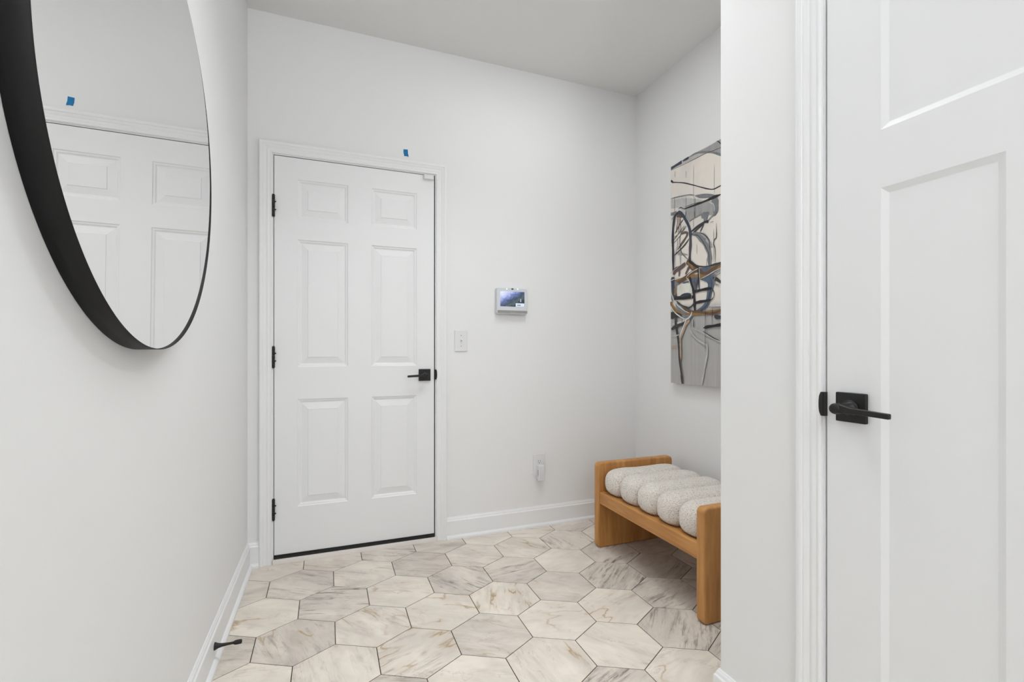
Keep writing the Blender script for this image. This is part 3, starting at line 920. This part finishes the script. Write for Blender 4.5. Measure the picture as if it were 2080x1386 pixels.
# sheet 5: upper part
blob(5, 'grey', [(470, 300), (640, 215), (840, 95), (1400, -160), (1500, 100), (1300, 420), (1000, 400), (840, 335), (690, 300), (560, 296)], False)
stroke(5, 'char', 10, [(775, 128), (810, 140), (850, 175), (930, 200)])
blob(5, 'lgrey', [(60, 590), (230, 500), (430, 400), (600, 320), (480, 300), (330, 375), (150, 480), (60, 540)], False)
stroke(5, 'navy', 34, [(62, 560), (140, 510), (230, 455)], 1)
stroke(5, 'navy', 26, [(245, 440), (300, 410), (345, 385)])
stroke(5, 'steel', 22, [(350, 378), (430, 330), (500, 308), (620, 300), (720, 308), (840, 345), (980, 420), (1200, 560)])
stroke(5, 'brown', 7, [(70, 585), (250, 500), (450, 400), (610, 320), (720, 280), (830, 235), (1000, 170)])
stroke(5, 'char', 12, [(66, 740), (90, 772), (150, 775), (260, 783), (420, 820), (560, 858), (660, 880), (730, 880), (840, 826), (1000, 740), (1200, 700)])
stroke(5, 'black', 24, [(64, 742), (76, 762), (100, 778)])
for u, a, b in ((418, 505, 1200), (742, 490, 960), (300, 600, 700), (128, 600, 690), (735, 1000, 1200)): stroke(5, 'char', 3, [(u, a), (u-3, (a+b)/2), (u-2, b)])
blob(5, 'lgrey', [(62, 1035), (200, 1000), (330, 1000), (450, 1030), (600, 1055), (640, 1110), (520, 1180), (420, 1260), (340, 1386), (240, 1230), (180, 1170), (62, 1180)])
blob(5, 'grey', [(280, 1190), (450, 1130), (660, 1070), (740, 1110), (745, 1200), (700, 1290), (600, 1270), (480, 1300), (350, 1386), (300, 1290)])
blob(5, 'steel', [(430, 985), (560, 955), (680, 955), (760, 975), (800, 1010), (640, 1020), (500, 1020)])
stroke(5, 'steel', 12, [(62, 1030), (180, 1000), (330, 972), (430, 975)])
stroke(5, 'white', 8, [(62, 1050), (200, 1020), (340, 1015), (500, 1035), (640, 1050)])
stroke(5, 'steel', 60, [(700, 1050), (760, 1060), (775, 1130), (770, 1200), (740, 1290)], .7)
stroke(5, 'white', 6, [(650, 1085), (715, 1110), (745, 1170), (735, 1240), (690, 1320), (630, 1385)])
stroke(5, 'char', 5, [(735, 1290), (690, 1335), (640, 1386)])
stroke(5, 'black', 30, [(840, 965), (740, 1005), (620, 1060), (480, 1115), (300, 1180), (262, 1190)], .3, (1.2, .35))
stroke(5, 'black', 9, [(1400, 700), (1100, 840), (840, 960)])
stroke(5, 'char', 7, [(280, 1160), (420, 1110), (560, 1075)])
stroke(5, 'char', 9, [(178, 1195), (210, 1170), (245, 1180), (270, 1195)])
for u in (120, 300, 425, 440): stroke(5, 'char', 3, [(u, 1000), (u+2, 1160), (u, 1340)])
blob(5, 'steel', [(560, 1262), (660, 1235), (640, 1320), (610, 1386), (575, 1386), (580, 1310)])

# sheet 6: arcs and spindle
stroke(6, 'steel', 55, [(90, 60), (160, 50), (230, 20)], 1)
stroke(6, 'steel', 14, [(110, 200), (150, 130), (215, 40)])
for d_ in (0, 40, 75): stroke(6, 'mauve', 17, [(235+d_, 120), (245+d_, 260), (228+d_*1.3, 420), (235+d_*1.1, 500)])
stroke(6, 'mauve', 24, [(390, 180), (310, 290), (240, 420), (190, 520)])
stroke(6, 'brown', 60, [(230, 110), (300, 90), (370, 120)], .5)
stroke(6, 'mauve', 42, [(350, 530), (420, 490), (475, 500), (470, 560), (420, 650), (330, 780), (250, 900)])
stroke(6, 'lgrey', 30, [(180, 1300), (200, 1000), (250, 800), (250, 640)])
stroke(6, 'lgrey', 26, [(320, 1300), (315, 1100), (320, 900)])
blob(6, 'grey', [(240, 950), (300, 960), (430, 985), (500, 1020), (400, 1015), (260, 1020)])
stroke(6, 'navy', 58, [(290, 10), (200, 90), (165, 250), (145, 450), (140, 650), (145, 850), (150, 1050), (150, 1250), (155, 1400)], .8)
stroke(6, 'black', 18, [(300, 0), (190, 120), (150, 350), (140, 600), (140, 900), (155, 1150), (165, 1386)])
stroke(6, 'navy', 72, [(270, 10), (340, 50), (430, 160), (500, 290), (540, 430), (553, 560), (555, 700), (548, 880), (540, 1030), (540, 1170)], .8, (.9, .75))
stroke(6, 'brown', 14, [(548, 600), (553, 800), (535, 1000), (500, 1120)])
stroke(6, 'white', 7, [(440, 120), (515, 235), (545, 330)])
stroke(6, 'char', 12, [(445, 330), (370, 440), (320, 560), (305, 700), (318, 870), (360, 980), (430, 1060), (520, 1140)])
stroke(6, 'char', 10, [(110, 810), (200, 700), (320, 560), (450, 350)])
stroke(6, 'char', 10, [(110, 740), (220, 590), (340, 420), (410, 330)])
stroke(6, 'steel', 10, [(160, 620), (260, 540), (380, 430), (480, 330)])
stroke(6, 'char', 24, [(165, 1040), (320, 890), (430, 770), (530, 630)])
stroke(6, 'char', 38, [(570, 470), (700, 370), (810, 290), (930, 225)], .4)
stroke(6, 'char', 28, [(580, 545), (700, 430), (800, 340), (890, 260)], .4)
stroke(6, 'black', 40, [(880, 250), (930, 235), (980, 240)])
stroke(6, 'char', 20, [(870, 290), (830, 380), (780, 480)])
stroke(6, 'steel', 90, [(830, 60), (890, 110), (915, 170), (920, 220)], .6, (1.2, .4))
stroke(6, 'steel', 14, [(520, 235), (650, 150), (800, 70), (900, 30)])
stroke(6, 'char', 6, [(940, 230), (1020, 140), (1100, 60), (1140, 0)])
stroke(6, 'steel', 50, [(1140, -20), (1120, 50), (1090, 100)])
stroke(6, 'steel', 92, [(610, 520), (720, 540), (820, 640), (900, 750), (960, 850), (1000, 980), (1008, 1120), (1005, 1290)], .5)
stroke(6, 'grey', 50, [(780, 500), (880, 560), (960, 640), (1010, 740), (1060, 840)], .4)
stroke(6, 'char', 12, [(620, 545), (730, 560), (830, 680), (930, 850), (990, 1000), (1000, 1280)])
stroke(6, 'char', 16, [(760, 490), (880, 540), (980, 650), (1010, 760), (1010, 900)])
stroke(6, 'black', 14, [(1165, 270), (1165, 590), (1120, 660), (1100, 760), (1135, 880), (1140, 1190)])
stroke(6, 'char', 5, [(1105, 400), (1105, 900), (1105, 1200)])
stroke(6, 'char', 6, [(1020, 250), (1105, 230)])
for u, a, b in ((630, 170, 380), (445, 0, 120), (660, 0, 150), (710, 760, 1000), (940, 1100, 1290)): stroke(6, 'char', 4, [(u, a), (u, b)])

# sheet 7: heart of the picture
stroke(7, 'mauve', 80, [(440, 60), (330, 160), (210, 220), (160, 330)], .7)
stroke(7, 'mauve', 36, [(290, 180), (300, 280), (290, 370)])
stroke(7, 'mauve', 42, [(530, 130), (490, 220), (440, 320)])
stroke(7, 'brown', 100, [(470, 20), (540, 60), (620, 150), (700, 230)], .6)
stroke(7, 'ochre', 40, [(490, 30), (560, 100), (640, 190)])
stroke(7, 'black', 46, [(520, 0), (620, 70), (740, 160)], .6)
stroke(7, 'char', 20, [(580, 30), (700, 110), (860, 140), (1000, 120), (1130, 75), (1260, 40), (1500, -60), (1900, -200)])
blob(7, 'blue', [(740, 200), (880, 160), (1040, 130), (1060, 200), (960, 280), (780, 330)])
stroke(7, 'ochre', 95, [(110, 530), (250, 480), (420, 420), (560, 360), (720, 370), (880, 330), (1030, 240), (1150, 160), (1290, 80), (1500, 0), (1900, -120)], .8, (.7, 1.1))
stroke(7, 'brown', 60, [(120, 560), (300, 500), (440, 400), (600, 270), (740, 220), (900, 300), (1100, 190), (1280, 60)], .6)
stroke(7, 'char', 20, [(1040, 120), (1150, 90), (1280, 40)])
blob(7, 'blue', [(560, 420), (740, 390), (760, 440), (730, 600), (680, 690), (620, 620), (590, 500)])
stroke(7, 'brown', 40, [(640, 460), (680, 560), (680, 660)])
stroke(7, 'navy', 30, [(720, 430), (720, 540), (680, 660)])
blob(7, 'blue', [(780, 440), (920, 370), (1060, 290), (1120, 330), (1120, 520), (1090, 650), (1050, 800), (1020, 950), (960, 1080), (820, 1180), (640, 1290), (560, 1386), (480, 1386), (600, 1230), (740, 1140), (860, 1040), (930, 900), (950, 760), (970, 620), (960, 520), (880, 470)])
stroke(7, 'navy', 26, [(1040, 400), (1060, 600), (1000, 850), (960, 1020), (830, 1150), (650, 1290)])
blob(7, 'steel', [(110, 460), (240, 500), (300, 560), (240, 700), (250, 850), (190, 930), (110, 900)])
stroke(7, 'navy', 90, [(150, 380), (150, 520), (170, 700), (220, 860)], .7)
stroke(7, 'ochre', 50, [(200, 640), (205, 720), (200, 810)], .6)
blob(7, 'cream', [(250, 600), (330, 560), (480, 520), (560, 560), (590, 660), (600, 760), (480, 780), (330, 850), (245, 790)])
stroke(7, 'blue', 26, [(380, 520), (450, 510), (560, 470)])
stroke(7, 'black', 70, [(180, 880), (320, 870), (480, 850), (640, 850)], .7)
stroke(7, 'navy', 50, [(330, 830), (430, 800), (560, 780)], .5)
stroke(7, 'black', 50, [(545, 380), (570, 480), (600, 590), (640, 740), (655, 900), (660, 1050), (665, 1180)], .7)
stroke(7, 'black', 22, [(742, 150), (750, 330), (760, 520), (765, 680)], .9)
stroke(7, 'white', 10, [(770, 170), (775, 300), (780, 420)])
stroke(7, 'black', 46, [(640, 730), (760, 700), (900, 670), (1060, 645)], .6)
stroke(7, 'black', 14, [(1060, 640), (1100, 700), (1120, 770), (1105, 850), (1060, 910), (1010, 925)])
stroke(7, 'black', 44, [(640, 1000), (780, 965), (900, 945), (1040, 920)], .6)
stroke(7, 'char', 30, [(240, 950), (330, 1030), (430, 1080), (520, 1105), (600, 1060), (640, 1000)], .6)
stroke(7, 'ochre', 70, [(110, 960), (130, 1060), (200, 1170), (300, 1230), (430, 1245), (560, 1235), (700, 1230), (840, 1230), (1000, 1220), (1140, 1195), (1280, 1180), (1500, 1200)], .8, (1.1, .9))
stroke(7, 'brown', 40, [(350, 1060), (460, 1140), (580, 1190), (740, 1190), (860, 1215), (1040, 1240), (1200, 1200), (1290, 1160)])
stroke(7, 'steel', 60, [(230, 1000), (280, 1100), (380, 1180), (470, 1230)], .5)
stroke(7, 'steel', 44, [(200, 1220), (320, 1280), (460, 1300), (620, 1290)], .5)
blob(7, 'char', [(105, 1210), (250, 1215), (350, 1250), (360, 1320), (240, 1330), (105, 1360)])
stroke(7, 'lgrey', 10, [(90, 300), (200, 210), (320, 110), (450, 20)])
stroke(7, 'white', 13, [(100, 470), (200, 430), (300, 400)])
stroke(7, 'white', 12, [(465, 390), (560, 290), (650, 230), (750, 180)])
stroke(7, 'white', 11, [(465, 390), (530, 470), (570, 580), (600, 700), (590, 880)])
stroke(7, 'white', 10, [(770, 440), (940, 360), (1100, 260), (1260, 180), (1500, 90)])
stroke(7, 'white', 14, [(110, 720), (150, 860), (210, 980), (310, 1080), (440, 1180), (540, 1225)])
stroke(7, 'white', 20, [(105, 1060), (150, 1150), (230, 1240), (340, 1320), (470, 1386)])
stroke(7, 'white', 18, [(600, 1190), (590, 1260), (540, 1340), (480, 1386)])
stroke(7, 'char', 46, [(1090, 390), (1180, 430), (1280, 500), (1500, 640)], .6)
stroke(7, 'steel', 22, [(1080, 320), (1150, 350), (1120, 470), (1150, 540), (1240, 580)])
for v_ in (200, 240, 290): stroke(7, 'steel', 12, [(1100, v_+90), (1200, v_+40), (1280, v_-10)])
stroke(7, 'char', 7, [(960, 1085), (1100, 1085), (1260, 1085), (1500, 1075)])
stroke(7, 'white', 10, [(980, 1070), (1260, 1060), (1500, 1050)])
blob(7, 'char', [(1130, 1280), (1200, 1265), (1290, 1290), (1500, 1270), (1500, 1350), (1290, 1350), (1180, 1370), (1125, 1320)])
for u in (920, 1080): stroke(7, 'char', 6, [(u, 1090), (u, 1386)])

# sheet 8: lower grey part
stroke(8, 'char', 40, [(85, 320), (170, 270), (260, 230), (330, 190)], .6)
stroke(8, 'lgrey', 26, [(85, 240), (200, 210), (300, 170), (340, 130)])
stroke(8, 'char', 38, [(155, 130), (160, 230), (175, 340), (190, 440)], .9)
stroke(8, 'char', 34, [(190, 440), (200, 600), (215, 760), (235, 950), (255, 1100), (270, 1225)], .8)
stroke(8, 'brown', 12, [(205, 500), (222, 720), (245, 920), (272, 1100), (282, 1225)])
stroke(8, 'lgrey', 7, [(170, 400), (190, 620), (205, 850), (240, 1080)])
stroke(8, 'tan', 40, [(390, 170), (330, 230), (290, 320), (255, 410), (225, 500)], .5)
stroke(8, 'tan', 22, [(240, 500), (238, 640), (245, 820)])
stroke(8, 'white', 14, [(430, 30), (400, 100), (330, 170), (280, 290), (240, 400), (215, 460)])
stroke(8, 'char', 6, [(258, 400), (258, 700), (258, 865)])
stroke(8, 'lgrey', 12, [(80, 440), (160, 425), (240, 405)])
stroke(8, 'tan', 20, [(80, 600), (140, 608), (190, 600)])
stroke(8, 'lgrey', 16, [(445, 300), (560, 350), (650, 400), (780, 470), (900, 525), (1100, 600)])
stroke(8, 'black', 9, [(610, 355), (700, 410), (800, 470), (890, 510)])
stroke(8, 'black', 32, [(615, 300), (680, 280), (780, 265), (900, 245), (1200, 200)], .2)
stroke(8, 'lgrey', 20, [(395, 330), (440, 410), (520, 490), (600, 540), (680, 585)])
stroke(8, 'lgrey', 24, [(680, 560), (680, 720), (655, 860), (630, 1010), (600, 1160), (590, 1240)], .5)
for u, a, b in ((648, 0, 690), (762, 0, 250), (412, 170, 290), (458, 150, 290), (265, 150, 290)): stroke(8, 'char', 5 if u != 458 else 11, [(u, a), (u, b)])
ar = obj('abstract_painting', abm, [PM[k] for k in PK])
tag(ar, 'tall unframed abstract canvas of looping grey, blue and ochre strokes above the bench', 'painting')

# ------------------------------------------------------------------ ceiling downlights (just out of the picture; the rear one is added fill)
for nm, (lx, ly), lab in (('alcove', ALC, 'round white downlight in the ceiling over the alcove'), ('hall', HAL, 'round white downlight in the ceiling above the near door'),
                          ('rear', HAL2, 'round white downlight added at the rear of the hall for fill light')):
    r_ = empty('ceiling_light', (lx, ly, ZC)); tag(r_, lab, 'ceiling light', group='round ceiling downlights')
    bm = bmesh.new(); lathe(bm, [(0, .095), (.006, .094), (.012, .088), (.012, .078), (.004, .074)], (lx, ly, ZC), (0, 0, -1), 40)
    obj('trim_ring', bm, M['plastic'], r_)
    bm = bmesh.new(); lathe(bm, [(.0125, .077), (.0135, .077), (.014, 0)], (lx, ly, ZC), (0, 0, -1), 40)
    obj('lens', bm, M['lens'], r_)
    shift(r_)

for px_, py_, hx_, hy_, lab in ((0.345, -1.15, .48, .78, 'large rectangular white fill panel added to the hall ceiling'), (0.58, 1.40, .63, .28, 'narrow rectangular white fill panel added to the ceiling before the alcove')):
    r_ = empty('ceiling_fill_panel', (px_, py_, ZC)); tag(r_, lab, 'ceiling light')  # unseen fixtures added to house the overhead fill
    a, b, c, d = px_-hx_, px_+hx_, py_-hy_, py_+hy_
    bm = bmesh.new()
    for q in ((a, a+.03, c, d), (b-.03, b, c, d), (a+.03, b-.03, c, c+.03), (a+.03, b-.03, d-.03, d)): box(bm, *q, ZC-.03, ZC)
    obj('light_frame', bm, M['plastic'], r_)
    boxobj('diffuser', (a+.03, b-.03, c+.03, d-.03, ZC-.026, ZC-.02), M['fill_panel_lens'], r_)
    shift(r_)

# made-up uplighter, added behind the camera to carry the upward fill
fl_ = empty('up_fill_lamp', (UP_FILL[0], UP_FILL[1], 0)); tag(fl_, 'black uplighter added in the hall to carry the upward fill light', 'floor lamp')
bm = bmesh.new(); lathe(bm, [(0, .14), (.012, .14), (.018, .13), (.022, .02), (.022, 0)], (UP_FILL[0], UP_FILL[1], 0.0002), (0, 0, 1), 40); obj('base', bm, M['black'], fl_)
bm = bmesh.new(); lathe(bm, [(.018, .012), (UP_FILL[2]-.09, .012)], (UP_FILL[0], UP_FILL[1], 0), (0, 0, 1), 20); obj('pole', bm, M['black'], fl_)
bm = bmesh.new(); lathe(bm, [(UP_FILL[2]+d, r2) for d, r2 in ((-.10, .02), (-.09, .10), (-.06, .20), (-.015, .25), (-.015, .246), (-.055, .195), (-.08, .10), (-.085, .0))], (UP_FILL[0], UP_FILL[1], 0), (0, 0, 1), 48); obj('bowl', bm, M['plastic'], fl_)
shift(fl_)
